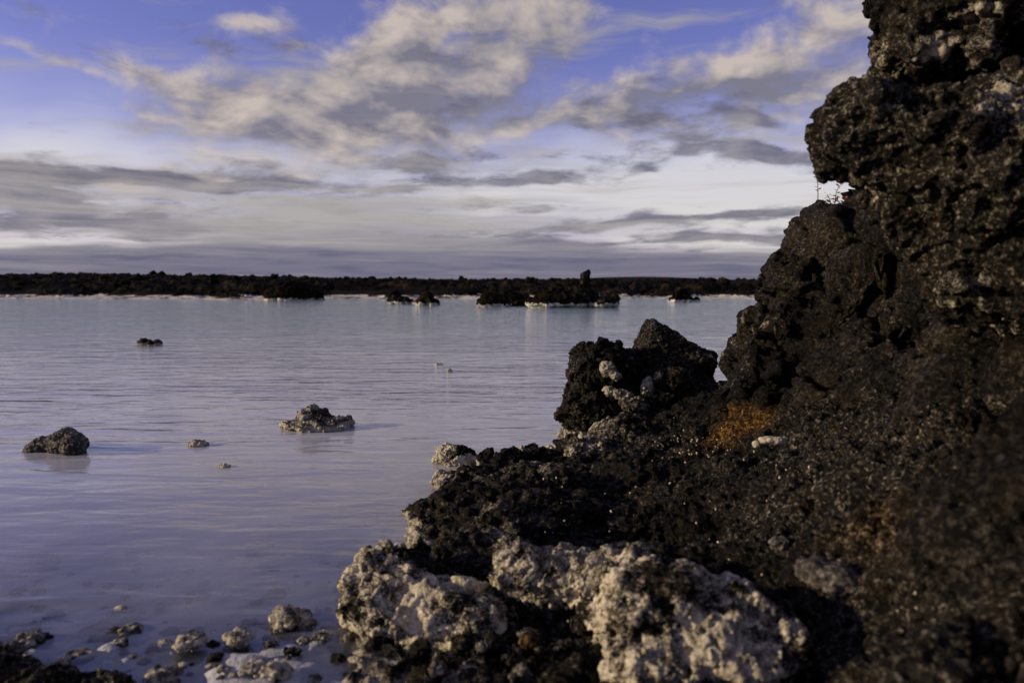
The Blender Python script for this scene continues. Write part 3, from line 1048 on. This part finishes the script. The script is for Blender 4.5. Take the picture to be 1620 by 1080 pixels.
def stone(name, label, cat, spots, h, level, s, crust, rust=0.1, mat=None, lay=None, group=None, zcut=-0.12, tid=True):
    """a boulder made of a few merged lumps: spots = (centre, radii, tilt about y)"""
    def sdf(p):
        d = None
        for (c, r, a) in spots:
            e = ell(p, c, r, rotm(0, a, 0))
            d = e if d is None else smin(d, e, 0.35 * min(r))
        return d
    lo = np.min([np.array(c) - max(r) * 1.35 for (c, r, a) in spots], 0)
    hi = np.max([np.array(c) + max(r) * 1.35 for (c, r, a) in spots], 0)
    k = np.mean([max(r) for (c, r, a) in spots])
    lay = lay or [rough(0.9 / k, 0.16 * k, s, 2), broken(1.8 / k, 0.17 * k, s + 1), broken(4.2 / k, 0.08 * k, s + 2), holes(4.5 / k, 0.06 * k, s + 2, cover=0.1), grit(12 / k, 0.02 * k, s + 3)]
    cf = crust if callable(crust) else (lambda V, N: np.maximum(crust + 0.15 * fbm(V * 6, 2, seed=s), tide(V, 0.02, 0.02 + 0.3 * k, s, 0.1 * k) if tid else 0))
    return rock(name, sdf, lo, hi, h, level, lay, cf, lambda V, N: np.full(len(V), rust), mat or M_LAVA, label, cat, group, zcut=zcut)


# stones lodged in the rock group
stone('encrusted_stone', 'small cream crusted knob on the lumpy boulder, upper one', 'stone', [(at(962, 584, 5.1), (.052, .05, .050), 0), (at(972, 594, 5.08), (.04, .05, .03), 25)], .009, 1, 101, 0.62, tid=False)
stone('encrusted_stone', 'pale crusted stone below the cream knob on the boulder', 'stone', [(at(975, 622, 5.08), (.09, .06, .035), 15), (at(990, 628, 5.06), (.05, .05, .035), 0)], .010, 1, 103, 0.60, tid=False)
stone('encrusted_stone', 'upright cream shell of crust beside the pointed rock', 'stone', [(at(1022, 612, 5.15), (.035, .04, .07), 20), (at(1026, 618, 5.15), (.045, .04, .035), 0)], .009, 1, 105, 0.75, tid=False)
stone('encrusted_stone', 'dark slab edged with cream crust under the pointed rock', 'stone', [(at(1060, 612, 5.2), (.15, .12, .12), -20), (at(1045, 640, 5.1), (.10, .08, .07), 0)], .016, 2, 107,
      lambda V, N: np.maximum(blob(V, at(1040, 595, 5.1), (.06, .2, .05), .8), 0.08), 0.3, tid=False)
stone('encrusted_stone', 'flat grey stone in the gap between boulder and shelf', 'stone', [(at(1005, 640, 5.0), (.10, .08, .05), 10)], .014, 1, 109, 0.42, tid=False)

# ---- white crusted boulders in front
def white_front(p):
    d = ell(p, G(655, 955, 0.07), (0.21, 0.20, 0.13), rotm(0, 22, -20))
    d = smin(d, ell(p, G(635, 905, 0.11), (0.10, 0.11, 0.09)), 0.06)
    d = smin(d, ell(p, G(600, 965, 0.03), (0.11, 0.11, 0.06)), 0.05)
    d = smin(d, ell(p, G(745, 985, 0.06), (0.17, 0.14, 0.10), rotm(0, 20, 0)), 0.06)
    return d


def wf_crust_shade(V, N):
    c = 0.56 + 0.34 * fbm(V * 6, 3, seed=3)
    dark = np.maximum(blob(V, G(690, 890, 0.16), (.16, .12, .12), .75), blob(V, G(700, 1010, .02), (.2, .06, .08), .6))  # crust cut away here to paint the boulder's shaded right side
    return np.maximum(c - dark, tide(V, 0.01, 0.05, 5))


LAY_W = lambda s: [rough(4.5, 0.030, s, 2), broken(9, 0.032, s + 1), broken(22, 0.012, s + 5), holes(30, 0.015, s + 2, r=0.42, cover=-0.1), holes(64, 0.009, s + 4, r=0.4, cover=-0.2), rough(70, 0.003, s + 3, 2)]
rock('crusted_boulder', white_front, (-0.62, 1.9, -0.15), (0.15, 2.95, 0.36), 0.02, 2, LAY_W(120), wf_crust_shade, lambda V, N: np.full(len(V), 0.12), M_WHITE,
     'cream crusted pitted boulder at the water edge, left of the shelf', 'boulder', zcut=-0.1)


def white_ridge(p):
    d = ell(p, G(1090, 990, 0.22), (0.20, 0.15, 0.12), rotm(0, 15, 10))
    d = smin(d, ell(p, G(1000, 965, 0.20), (0.12, 0.12, 0.10)), 0.06)
    d = smin(d, ell(p, G(1180, 1020, 0.20), (0.17, 0.13, 0.11), rotm(0, 20, 0)), 0.06)
    d = smin(d, ell(p, G(1070, 1050, 0.18), (0.16, 0.10, 0.09)), 0.06)
    return d


rock('crusted_boulder', white_ridge, (0.05, 1.2, -0.05), (0.85, 2.15, 0.5), 0.016, 2, LAY_W(140),
     lambda V, N: 0.54 + 0.40 * fbm(V * 6, 3, seed=33) - blob(V, G(1240, 1010, .2), (.12, .14, .2), .6), lambda V, N: np.full(len(V), 0.15), M_WHITE,  # less crust at the right end paints its shade in
     'broad bright cream crusted boulder at the bottom of the picture', 'boulder', zcut=-0.05)
stone('crusted_boulder', 'low cream crusted hump between the dark hollow and the bright boulder', 'boulder',
      [(G(865, 915, .17), (.15, .10, .09), 15), (G(960, 925, .17), (.15, .10, .09), -10)],   .016, 2, 150, 0.54, 0.12, M_WHITE, LAY_W(150), tid=False, zcut=-0.05)

# ---- low rocks at the water beside the shelf
stone('shore_rock', 'rounded rock standing in the water just off the shelf tip, its lit left side painted cream', 'rock',
      [(G(722, 722, .035), (.115, .11, .062), 12), (G(705, 728, .01), (.075, .08, .035), 0)], .013, 2, 160,
      lambda V, N: np.maximum(0.55 - 2.5 * (V[:, 0] - G(712, 722, .05)[0]) * 2.0, tide(V, .02, .05)), 0.08, M_WHITE)  # crust fades rightwards, painting the sunlit left side into the colour
stone('shore_rock', 'cream edged low rock at the water, nearest the shelf tip', 'rock',
      [(G(712, 760, .025), (.10, .10, .045), 0), (G(755, 753, .04), (.11, .11, .045), 0)], .014, 2, 170, lambda V, N: np.maximum(.3 - 4 * (V[:, 0] - G(730, 755, 0)[0]), tide(V, .01, .06)), 0.1)  # stronger crust on the left paints this rock's sunlit side
stone('shore_rock', 'long dark low rock lying along the water behind the shelf', 'rock',
      [(G(800, 735, .03), (.16, .13, .08), 0), (G(850, 728, .03), (.16, .12, .07), 0)], .016, 2, 180, 0.12, 0.1)
stone('shore_rock', 'pale hump of rock on the shelf behind the dark hollow', 'rock', [(G(845, 755, .08), (.15, .12, .07), 10), (G(880, 760, .1), (.10, .12, .07), 0)], .016, 2, 185, 0.40, 0.1, tid=False)
stone('shore_stone', 'tiny cream cone shaped stone at the water beside the crusted boulder', 'stone', [(G(870, 716, .03), (.035, .035, .045), 0)], .008, 1, 190, 0.8, 0.05, M_WHITE)
stone('crusted_ledge', 'grey white crusted lobe below the lumpy boulder', 'rock ledge', [(G(925, 712, .08), (.17, .16, .08), -8), (G(975, 688, .12), (.18, .2, .08), -14)], .018, 2, 195,
      lambda V, N: 0.42 + 0.35 * fbm(V * 5, 2, seed=6), 0.2, tid=False)

# ---- loose stones on the shelf
stone('bleached_stone', 'bright white curved stone lying at the foot of the cliff', 'stone', [(G(1222, 697, .42), (.055, .03, .014), 6), (G(1211, 697, .42), (.020, .026, .013), 0), (G(1232, 696, .42), (.035, .024, .012), -10)], .006, 1, 200, 1.0, 0.0, M_WHITE,
      [rough(18, 0.006, 1, 3)], tid=False, zcut=-1)
stone('bleached_stone', 'small cream pebble left of the white curved stone', 'stone', [(G(1197, 703, .38), (.018, .02, .014), 0)], .005, 1, 203, 0.85, 0.1, M_WHITE, [lumps(40, 0.006, 1)], tid=False, zcut=-1)
stone('grey_stone', 'smooth pale pinkish grey stone on the dark lower slope', 'stone', [(G(1320, 915, .31), (.085, .07, .045), 18), (G(1290, 905, .31), (.055, .06, .04), 0)], .010, 1, 206, 0.0, 0.1, M_PALE,
      [rough(7, 0.016, 4, 4), grit(60, 0.002, 2)], tid=False, zcut=-1)
stone('grey_stone', 'small round grey stone alone in the dark hollow', 'stone', [(G(1234, 862, .25), (.028, .03, .024), 0)], .006, 1, 209, 0.0, 0.0, M_PALE, [facets(30, 0.008, 4), grit(60, 0.003, 2)], tid=False, zcut=-1)
stone('dark_stone', 'dark angular stone between the two cream crusted boulders', 'stone', [(G(938, 985, .12), (.045, .045, .05), 0)], .008, 1, 212, 0.12, 0.15, None, [facets(18, 0.02, 4), grit(60, 0.003, 2)], tid=False, zcut=-1)
stone('rust_stone', 'small rust orange stone below the cream hump', 'stone', [(G(838, 1018, .10), (.03, .03, .025), 0)], .006, 1, 215, 0.0, 0.9, None, [facets(26, 0.01, 4), grit(60, 0.003, 2)], tid=False, zcut=-1)
# near grey slab at the right edge
stone('grey_slab', 'blurred grey slab leaning at the lower right edge', 'rock', [(at(1570, 900, 1.55), (.13, .22, .26), 18), (at(1600, 1010, 1.45), (.14, .2, .2), 10), (at(1640, 760, 1.6), (.12, .2, .2), 22)], .030, 2, 220,
      0.12, 0.12, M_CLIFF, [broken(5, 0.05, 5), cracks(6, 0.02, 7), broken(14, 0.015, 8), rough(20, 0.008, 6, 3)], tid=False, zcut=-1)

# ================================================================== rocks standing in the lagoon
def pale(V, N):
    return 0.35 + 0.3 * fbm(V * 9, 2, seed=1)


stone('lagoon_rock', 'cream edged rock with a dark peak in mid lagoon', 'rock', [(G(500, 674, .015), (.245, .17, .042), 3), (G(497, 664, .05), (.13, .11, .075), 14), (G(545, 668, .03), (.08, .1, .04), 0)], .018, 2, 300,
      lambda V, N: np.maximum(0.42 + 0.3 * fbm(V * 8, 2, seed=2), tide(V, .02, .06, 4) * 1.1), 0.05, M_PALE)
stone('lagoon_rock', 'grey wedge shaped rock near the left edge', 'rock', [(G(105, 704, .03), (.10, .12, .115), 24), (G(78, 708, .005), (.17, .13, .065), -20), (G(118, 706, .04), (.07, .09, .085), 0)], .018, 2, 310,
      lambda V, N: 0.16 + 0.2 * fbm(V * 8, 2, seed=2), 0.05, M_PALE, [rough(5, .02, 311, 2), broken(9, .012, 312), broken(30, .008, 313), rough(50, .004, 314, 2)])
stone('lagoon_stone', 'low lumpy stone barely clear of the water, right of the wedge rock', 'stone', [(G(312, 703, .005), (.065, .05, .022), 0)], .008, 1, 320, 0.2, 0.05, M_PALE)
stone('lagoon_stone', 'small brown stone just breaking the surface below the lumpy stone', 'stone', [(G(357, 740, -.01), (.05, .04, .02), 0)], .008, 1, 323, 0.0, 0.3, M_PALE)
stone('lagoon_stone', 'dark left lump of the three far stones in a row', 'stone', [(G(230, 543, .03), (.12, .10, .075), 0)], .014, 1, 330, 0.0, 0.05)
stone('lagoon_stone', 'small middle lump of the three far stones in a row', 'stone', [(G(238, 543, .05), (.05, .06, .06), 0)], .010, 1, 333, 0.1, 0.05)
stone('lagoon_stone', 'paler right lump of the three far stones in a row', 'stone', [(G(249, 543, .03), (.08, .08, .065), 0)], .012, 1, 336, 0.05, 0.05, M_PALE)
stone('lagoon_stone', 'tiny cream stone alone in the open water', 'stone', [(G(711, 586, .01), (.035, .03, .025), 0)], .008, 1, 340, 0.7, 0.05, M_PALE)
stone('lagoon_stone', 'flat stone awash near the tiny cream one', 'stone', [(G(693, 578, -.012), (.07, .05, .025), 0)], .010, 1, 343, 0.1, 0.05, M_PALE)


# ---- islets in front of the far shore
def islet(name, label, spots, h, level, s, crust_z=0.15, cat='islet', mat=None):
    def sdf(p):
        d = None
        for (px, py, Y, r, a) in spots:
            e = ell(p, at(px, py, Y), r, rotm(0, a, 0))
            d = e if d is None else smin(d, e, 0.3 * min(r))
        return d
    C = [at(px, py, Y) for (px, py, Y, r, a) in spots]
    lo = np.min([c - max(q[3]) * 1.3 for c, q in zip(C, spots)], 0)
    hi = np.max([c + max(q[3]) * 1.3 for c, q in zip(C, spots)], 0)
    lo[2] = max(lo[2], -0.4)
    return rock(name, sdf, lo, hi, h, level, [rough(0.8, 0.12, s, 2), broken(1.6, 0.16, s + 1), broken(4, 0.07, s + 2)],
                lambda V, N: tide(V, crust_z * 0.6, crust_z, s, 0.10), lambda V, N: 0.2 + 0.25 * fbm(V, 2, seed=s), mat or M_FAR, label, cat, zcut=-0.3)


islet('lava_islet', 'largest dark islet with a broad cream waterline', [(900, 472, 37, (1.15, 1.2, .72), 0), (875, 478, 36.6, (1.15, 1, .34), 0), (955, 479, 36.5, (.7, .7, .28), 0), (925, 465, 37.2, (.55, .8, .50), 8), (973, 477, 36.3, (.2, .35, .34), 0)], .09, 1, 400, .24)
islet('lava_islet', 'craggy dark islet left of centre before the far lava', [(465, 465, 55, (1.3, 1.3, .95), 0), (440, 469, 55, (1.0, 1, .6), 0), (495, 467, 55, (.8, 1, .6), 0)], .12, 1, 410, .16)
islet('lava_islet', 'small peaked rock left of the largest islet', [(778, 477, 38, (.5, .5, .42), 0), (770, 480, 37.8, (.4, .4, .25), 0), (795, 481, 38, (.45, .4, .2), 0)], .06, 1, 420)
islet('lava_islet', 'grey double hump behind the small peaked rock', [(805, 472, 44, (.6, .6, .45), 0), (822, 474, 44, (.6, .5, .35), 0)], .07, 1, 425, .2)
islet('lava_islet', 'dark pointed rock with a thin cream foot', [(676, 474, 41, (.35, .4, .38), 0), (668, 479, 41, (.5, .4, .2), 0), (684, 479, 41, (.35, .4, .22), 0)], .06, 1, 430)
islet('lava_islet', 'low flat pale footed rock left of the pointed one', [(632, 476, 44, (.75, .5, .26), 0), (625, 473, 44, (.35, .4, .3), 0)], .06, 1, 435)
islet('lava_islet', 'dark rock alone in the water near the cliff', [(1080, 471, 50, (.55, .5, .5), 0), (1072, 475, 50, (.6, .5, .3), 0), (1092, 475, 50, (.5, .5, .25), 0)], .07, 1, 440)
islet('lava_islet', 'low black skerry joining the largest islet and the double hump', [(828, 481, 39, (.9, .5, .18), 0)], .07, 1, 445, .02)


def pillar(p):
    d = rbox(p, at(926, 439, 37.2), (.19, .19, .40), .05, rotm(0, 4, 20))
    return smax(d, plane(p, at(926, 429, 37.2), (-0.35, 0, 1)), .03)


c0 = at(926, 441, 37.2)
rock('rock_pillar', pillar, c0 - 0.7, c0 + 0.7, .05, 1, [broken(4, .06, 450)], None, lambda V, N: np.full(len(V), .2), M_FAR,
     'upright dark stub of rock standing on the largest islet', 'rock', zcut=-1)

# ---- boulders along the far shore
far_meshes = []
for k in range(7):
    R = np.array((1.0, 0.9, 0.62 + 0.06 * (k % 4)), np.float32)
    V, Q = surface_nets(lambda p: ell(p, (0, 0, 0.2), R * 0.62), (-1, -1, -0.7), (1, 1, 1.0), 0.11)
    V, Q = refine(V, Q, 1)
    V = relief(V, Q, [facets(1.6, 0.25, 500 + k), rough(2.2, 0.20, 510 + k, 3)])
    far_meshes.append(make_mesh('far_boulder', V, Q, {'crust': np.zeros(len(V)), 'rust': 0.2 + 0.2 * fbm(V * 2, 2, seed=k)}))
fr = random.Random(5)
for k in range(70):
    t_ = -0.66 + 1.0 * (k + fr.random()) / 70
    y_ = fr.choice((fr.uniform(74, 86), fr.uniform(95, 135)))
    z_ = float(field_height(np.array([[t_]]), np.array([[t_ * y_]]), np.array([[y_]]))[0][0, 0])
    s_ = fr.uniform(0.35, 0.8) * (1.0 if y_ < 90 else 1.3)
    o = place('far_boulder', far_meshes[k % 7], M_FAR, (t_ * y_, y_, z_ + 0.12 * s_))
    o.scale = (s_ * fr.uniform(.8, 1.3), s_, s_ * fr.uniform(.8, 1.35))
    o.rotation_euler = (fr.uniform(-.2, .2), fr.uniform(-.2, .2), fr.uniform(0, 6.28))
    tag(o, 'dark boulder among many on the far lava field', 'boulder', 'boulders on the far lava field')

# ---- cobbles of the near shallows
cob_meshes = []
for k in range(8):
    R = np.array((1.0, 0.75 + 0.06 * (k % 4), 0.45 + 0.07 * (k % 3)), np.float32) * 0.7
    V, Q = surface_nets(lambda p: ell(p, (0, 0, 0), R), (-1, -1, -.8), (1, 1, .8), 0.16)
    V, Q = refine(V, Q, 1)
    V = relief(V, Q, [facets(1.8, 0.2, 600 + k), rough(1.6, 0.16, 610 + k, 3)])
    cob_meshes.append((V, Q))
COBMESH = {}


def cobble_mesh(k, coat):
    if (k, coat) not in COBMESH:
        V, Q = cob_meshes[k]
        COBMESH[k, coat] = make_mesh('cobble', V, Q, {'crust': np.clip(coat + 0.35 * fbm(V * 1.5, 2, seed=k), 0, 1), 'rust': np.zeros(len(V))})
        COBMESH[k, coat].materials.append(M_LAVA if coat < 0.2 else M_PALE)
    return COBMESH[k, coat]


def cobble(px, py, w, k, coat, label, group=None, sink=0.35, name='cobble', flat=1.0):
    g = ground(px, py, 0.0)
    s = w / FPX * g[1] * 0.5 / 0.7
    zb = float(bed_height(np.array([[g[0]]]), np.array([[g[1]]]))[0, 0])
    o = place(name, cobble_mesh(k, coat), None, (g[0], g[1], zb + s * (0.45 - sink) * flat))
    o.scale = (s, s * 1.1, s * flat)
    o.rotation_euler = (0, 0, random.Random(int(px * 7 + py)).uniform(-.6, .6))
    return tag(o, label, 'stone', group)


cobble(545, 931, 34, 1, 0.0, 'dark wet pebble in the shallows left of the cream boulder')
cobble(433, 917, 36, 2, 0.1, 'larger of two dark pebbles side by side under the shallows')
cobble(404, 926, 22, 3, 0.1, 'smaller of two dark pebbles side by side under the shallows')
cobble(312, 912, 46, 4, 0.3, 'flat oval grey stone under the clear shallows', flat=.7)
cobble(270, 983, 32, 5, 0.0, 'black stone poking from the silica mud left of the pitted stone')
cobble(465, 985, 72, 6, 0.55, 'cream pitted stone in the mud left of the cream boulder', sink=.25, name='pitted_stone')
cobble(38, 1016, 54, 7, 0.45, 'rounded pale grey stone at the left edge', sink=.2)
cobble(130, 1034, 40, 0, 0.0, 'black stone behind the black rock in the lower left corner', sink=.2)
cobble(205, 850, 18, 2, 0.2, 'tiny grey pebble alone under the water')
cobble(410, 826, 44, 3, 0.2, 'dark flat shape under the ripples in mid shallows', flat=.6)
cobble(590, 787, 22, 5, 0.3, 'small oval stone under the water off the shelf', flat=.7)
cobble(85, 957, 34, 1, 0.25, 'low grey pebble in the left shallows', flat=.8)
cobble(165, 975, 50, 4, 0.2, 'broad low dark stone in the left shallows', flat=.7)
cobble(420, 978, 40, 2, 0.5, 'pale stone touching the pitted stone', flat=.8)
cobble(200, 963, 56, 6, 0.7, 'pale silica coated stone in the left shallows', flat=.8)
cobble(50, 872, 90, 5, 0.95, 'whitish mound breaking the water at the left edge', sink=.3, flat=.75)
# black rock filling the lower left corner
stone('shore_rock', 'black blurred rock filling the lower left corner', 'rock', [(G(40, 1082, .01), (.14, .09, .055), 0), (G(150, 1092, .0), (.09, .09, .04), 0), (G(-60, 1070, .02), (.16, .12, .07), 0)], .02, 2, 700, 0.05, 0.05,
      None, None, tid=False)
rr = random.Random(3)
n_c = 0
while n_c < 130:
    px, py = rr.uniform(-15, 640), rr.uniform(965, 1085)
    if px > 560 and py < 1040:
        continue
    w = rr.uniform(9, 28) if rr.random() < .8 else rr.uniform(28, 52)
    dark = rr.random() < .42
    cobble(px, py, w, rr.randrange(8), 0.0 if dark else rr.choice((0.35, 0.5, 0.65)),
           'small bare black stone among many on the muddy near shore' if dark else 'small silica coated stone among many on the muddy near shore',
           'black stones on the near shore' if dark else 'coated stones on the near shore', sink=rr.uniform(.2, .6) if py < 1010 else rr.uniform(0, .4), flat=rr.uniform(.6, .95))
    n_c += 1
while n_c < 185:
    px, py = rr.uniform(0, 620), rr.uniform(840, 985)
    w = rr.uniform(8, 22)
    cobble(px, py, w, rr.randrange(8), rr.choice((0.0, .1, .35)), 'little pebble among many under the clear shallows', 'pebbles under the shallows', sink=.3, flat=.8)
    n_c += 1
# loose stones on the dark bottom of the shelf
for k in range(46):
    px, py = rr.uniform(640, 1330), rr.uniform(1000, 1082)
    g = ground(px, py, 0.08)
    z = float(shelf_h(np.array([g[0]]), np.array([g[1]]))[0])
    g = ground(px, py, z)
    s = rr.uniform(14, 46) / FPX * g[1] * .6
    o = place('loose_stone', cobble_mesh(rr.randrange(8), rr.choice((0.0, 0.0, .1, .3))), None, (g[0], g[1], z + 0.02 + s * .2))
    o.scale = (s, s, s * rr.uniform(.8, 1.3))
    o.rotation_euler = (rr.uniform(-.4, .4), rr.uniform(-.4, .4), rr.uniform(0, 6))
    tag(o, 'loose lava stone among many along the bottom of the shelf', 'stone', 'loose stones at the foot of the shelf')

# pale chips strewn over the shelf, too small to count
Vs, Qs, nb = [], [], 0
bx = np.array([(-1, -1, -1), (1, -1, -1), (1, 1, -1), (-1, 1, -1), (-1, -1, 1), (1, -1, 1), (1, 1, 1), (-1, 1, 1)], float)
bq = np.array([(0, 3, 2, 1), (4, 5, 6, 7), (0, 1, 5, 4), (1, 2, 6, 5), (2, 3, 7, 6), (3, 0, 4, 7)])
for k in range(170):
    if k < 70:
        px, py = rr.gauss(1100, 45), rr.gauss(712, 16)
    else:
        px, py = rr.uniform(850, 1560), rr.uniform(720, 1010)
    g = ground(px, py, 0.2)
    for _ in range(4):
        z = float(shelf_h(np.array([g[0]]), np.array([g[1]]))[0])
        g = ground(px, py, z)
    s = rr.uniform(.0010, .0030) * (1 if k < 70 else 1.1)
    b = bx * (1 + 0.5 * np.array([[rr.random() for _ in range(3)] for _ in range(8)])) * s * np.array((1.4, 1, .6))
    Vs.append(b @ rotm(rr.uniform(0, 90), rr.uniform(0, 90), rr.uniform(0, 360)).T + np.array((g[0], g[1], z + 0.018)))
    Qs.append(bq + nb)
    nb += 8
chips = make_mesh('shell_chips', np.concatenate(Vs), np.concatenate(Qs), {'crust': np.ones(nb), 'rust': np.zeros(nb)})
tag(place('pale_chips', chips, M_WHITE), 'tiny white mineral chips strewn over the lava shelf', 'chips', kind='stuff')

# ================================================================== sprig on the cliff top
def leaf_mat(name, col):
    m, t = new_mat(name)
    geo = t.node('ShaderNodeNewGeometry')
    n = t.noise(geo.outputs['Position'], 60.0, 2.0, 0.5).outputs[0]
    b = t.node('ShaderNodeBsdfPrincipled')
    t.put(b.inputs['Base Color'], t.mix(n, tuple(v * .5 for v in col), col))
    b.inputs['Roughness'].default_value = 0.6
    out = t.node('ShaderNodeOutputMaterial')
    m.node_tree.links.new(b.outputs[0], out.inputs[0])
    return m


M_STEM = leaf_mat('stem', (0.06, 0.035, 0.02))
M_LEAF = leaf_mat('autumn_leaf', (0.30, 0.10, 0.02))


def tube(pts, r0, r1, n=5):
    V, Q = [], []
    pts = [Vector(p) for p in pts]
    for i, p in enumerate(pts):
        d = (pts[min(i + 1, len(pts) - 1)] - pts[max(i - 1, 0)]).normalized()
        a = d.orthogonal().normalized()
        b = d.cross(a)
        r = r0 + (r1 - r0) * i / (len(pts) - 1)
        V += [p + (a * math.cos(k * 6.2832 / n) + b * math.sin(k * 6.2832 / n)) * r for k in range(n)]
    for i in range(len(pts) - 1):
        for k in range(n):
            Q.append((i * n + k, i * n + (k + 1) % n, (i + 1) * n + (k + 1) % n, (i + 1) * n + k))
    return np.array([tuple(v) for v in V]), np.array(Q)


def cliff_top(px, Y):
    """height of the cliff mesh under a point"""
    me = bpy.data.objects['lava_cliff']
    bpy.context.view_layer.update()
    x = at(px, 320, Y)[0]
    o = Vector((x, Y, 5)) - me.location
    ok, loc, nn, i = me.ray_cast(o, Vector((0, 0, -1)))
    return np.array((x, Y, (loc + me.location)[2] if ok else 1.5))


lv = np.array([(0, 0, 0), (.5, .32, .06), (1, 0, -.02), (.5, -.32, .06), (0, 0, .012), (.5, .32, .072), (1, 0, -.008), (.5, -.32, .072)])
lq = np.array([(3, 2, 1, 0), (4, 5, 6, 7), (0, 1, 5, 4), (1, 2, 6, 5), (2, 3, 7, 6), (3, 0, 4, 7)])
leaf_me = make_mesh('leaf', lv, lq)
leaf_me.materials.append(M_LEAF)
for (px, Y, label, stems) in [(1294, 4.72, 'slim upright sprig at the cliff top, leftmost', [((-.005, 0, .12), 7)]),
                              (1318, 4.78, 'spreading leafy sprig at the cliff top beside the slim one', [((.035, 0, .15), 8), ((-.06, 0, .06), 6), ((.02, -.02, .09), 6), ((-.03, .02, .10), 5)]),
                              (1334, 4.80, 'low orange tuft at the cliff top against the boulder', [((.02, 0, .05), 5), ((-.03, 0, .05), 5), ((.0, -.03, .06), 5)])]:
    b = cliff_top(px, Y)
    root = place('dwarf_willow', None, None, b)
    tag(root, label, 'plant', 'sprigs on the cliff top')
    for (tip, nl) in stems:
        tip = Vector(tip)
        pts = [Vector((0, 0, -.03)), tip * .35 + Vector((0, 0, .01)), tip * .7 + Vector((rr.uniform(-.008, .008), 0, .005)), tip]
        V, Q = tube(pts, .0032, .0018)
        place('stem', make_mesh('stem', V, Q), M_STEM, (0, 0, 0), root)
        for k in range(nl):
            f = .3 + .7 * (k + 1) / nl
            p = Vector((0, 0, 0)).lerp(tip, f) + Vector((0, 0, .004))
            lf = place('leaf', leaf_me, None, p, root)
            s = rr.uniform(.022, .036)
            lf.scale = (s, s, s)
            lf.rotation_euler = (rr.uniform(-.6, .6), rr.uniform(-.9, -.1), (0 if k % 2 else math.pi) + rr.uniform(-.6, .6))
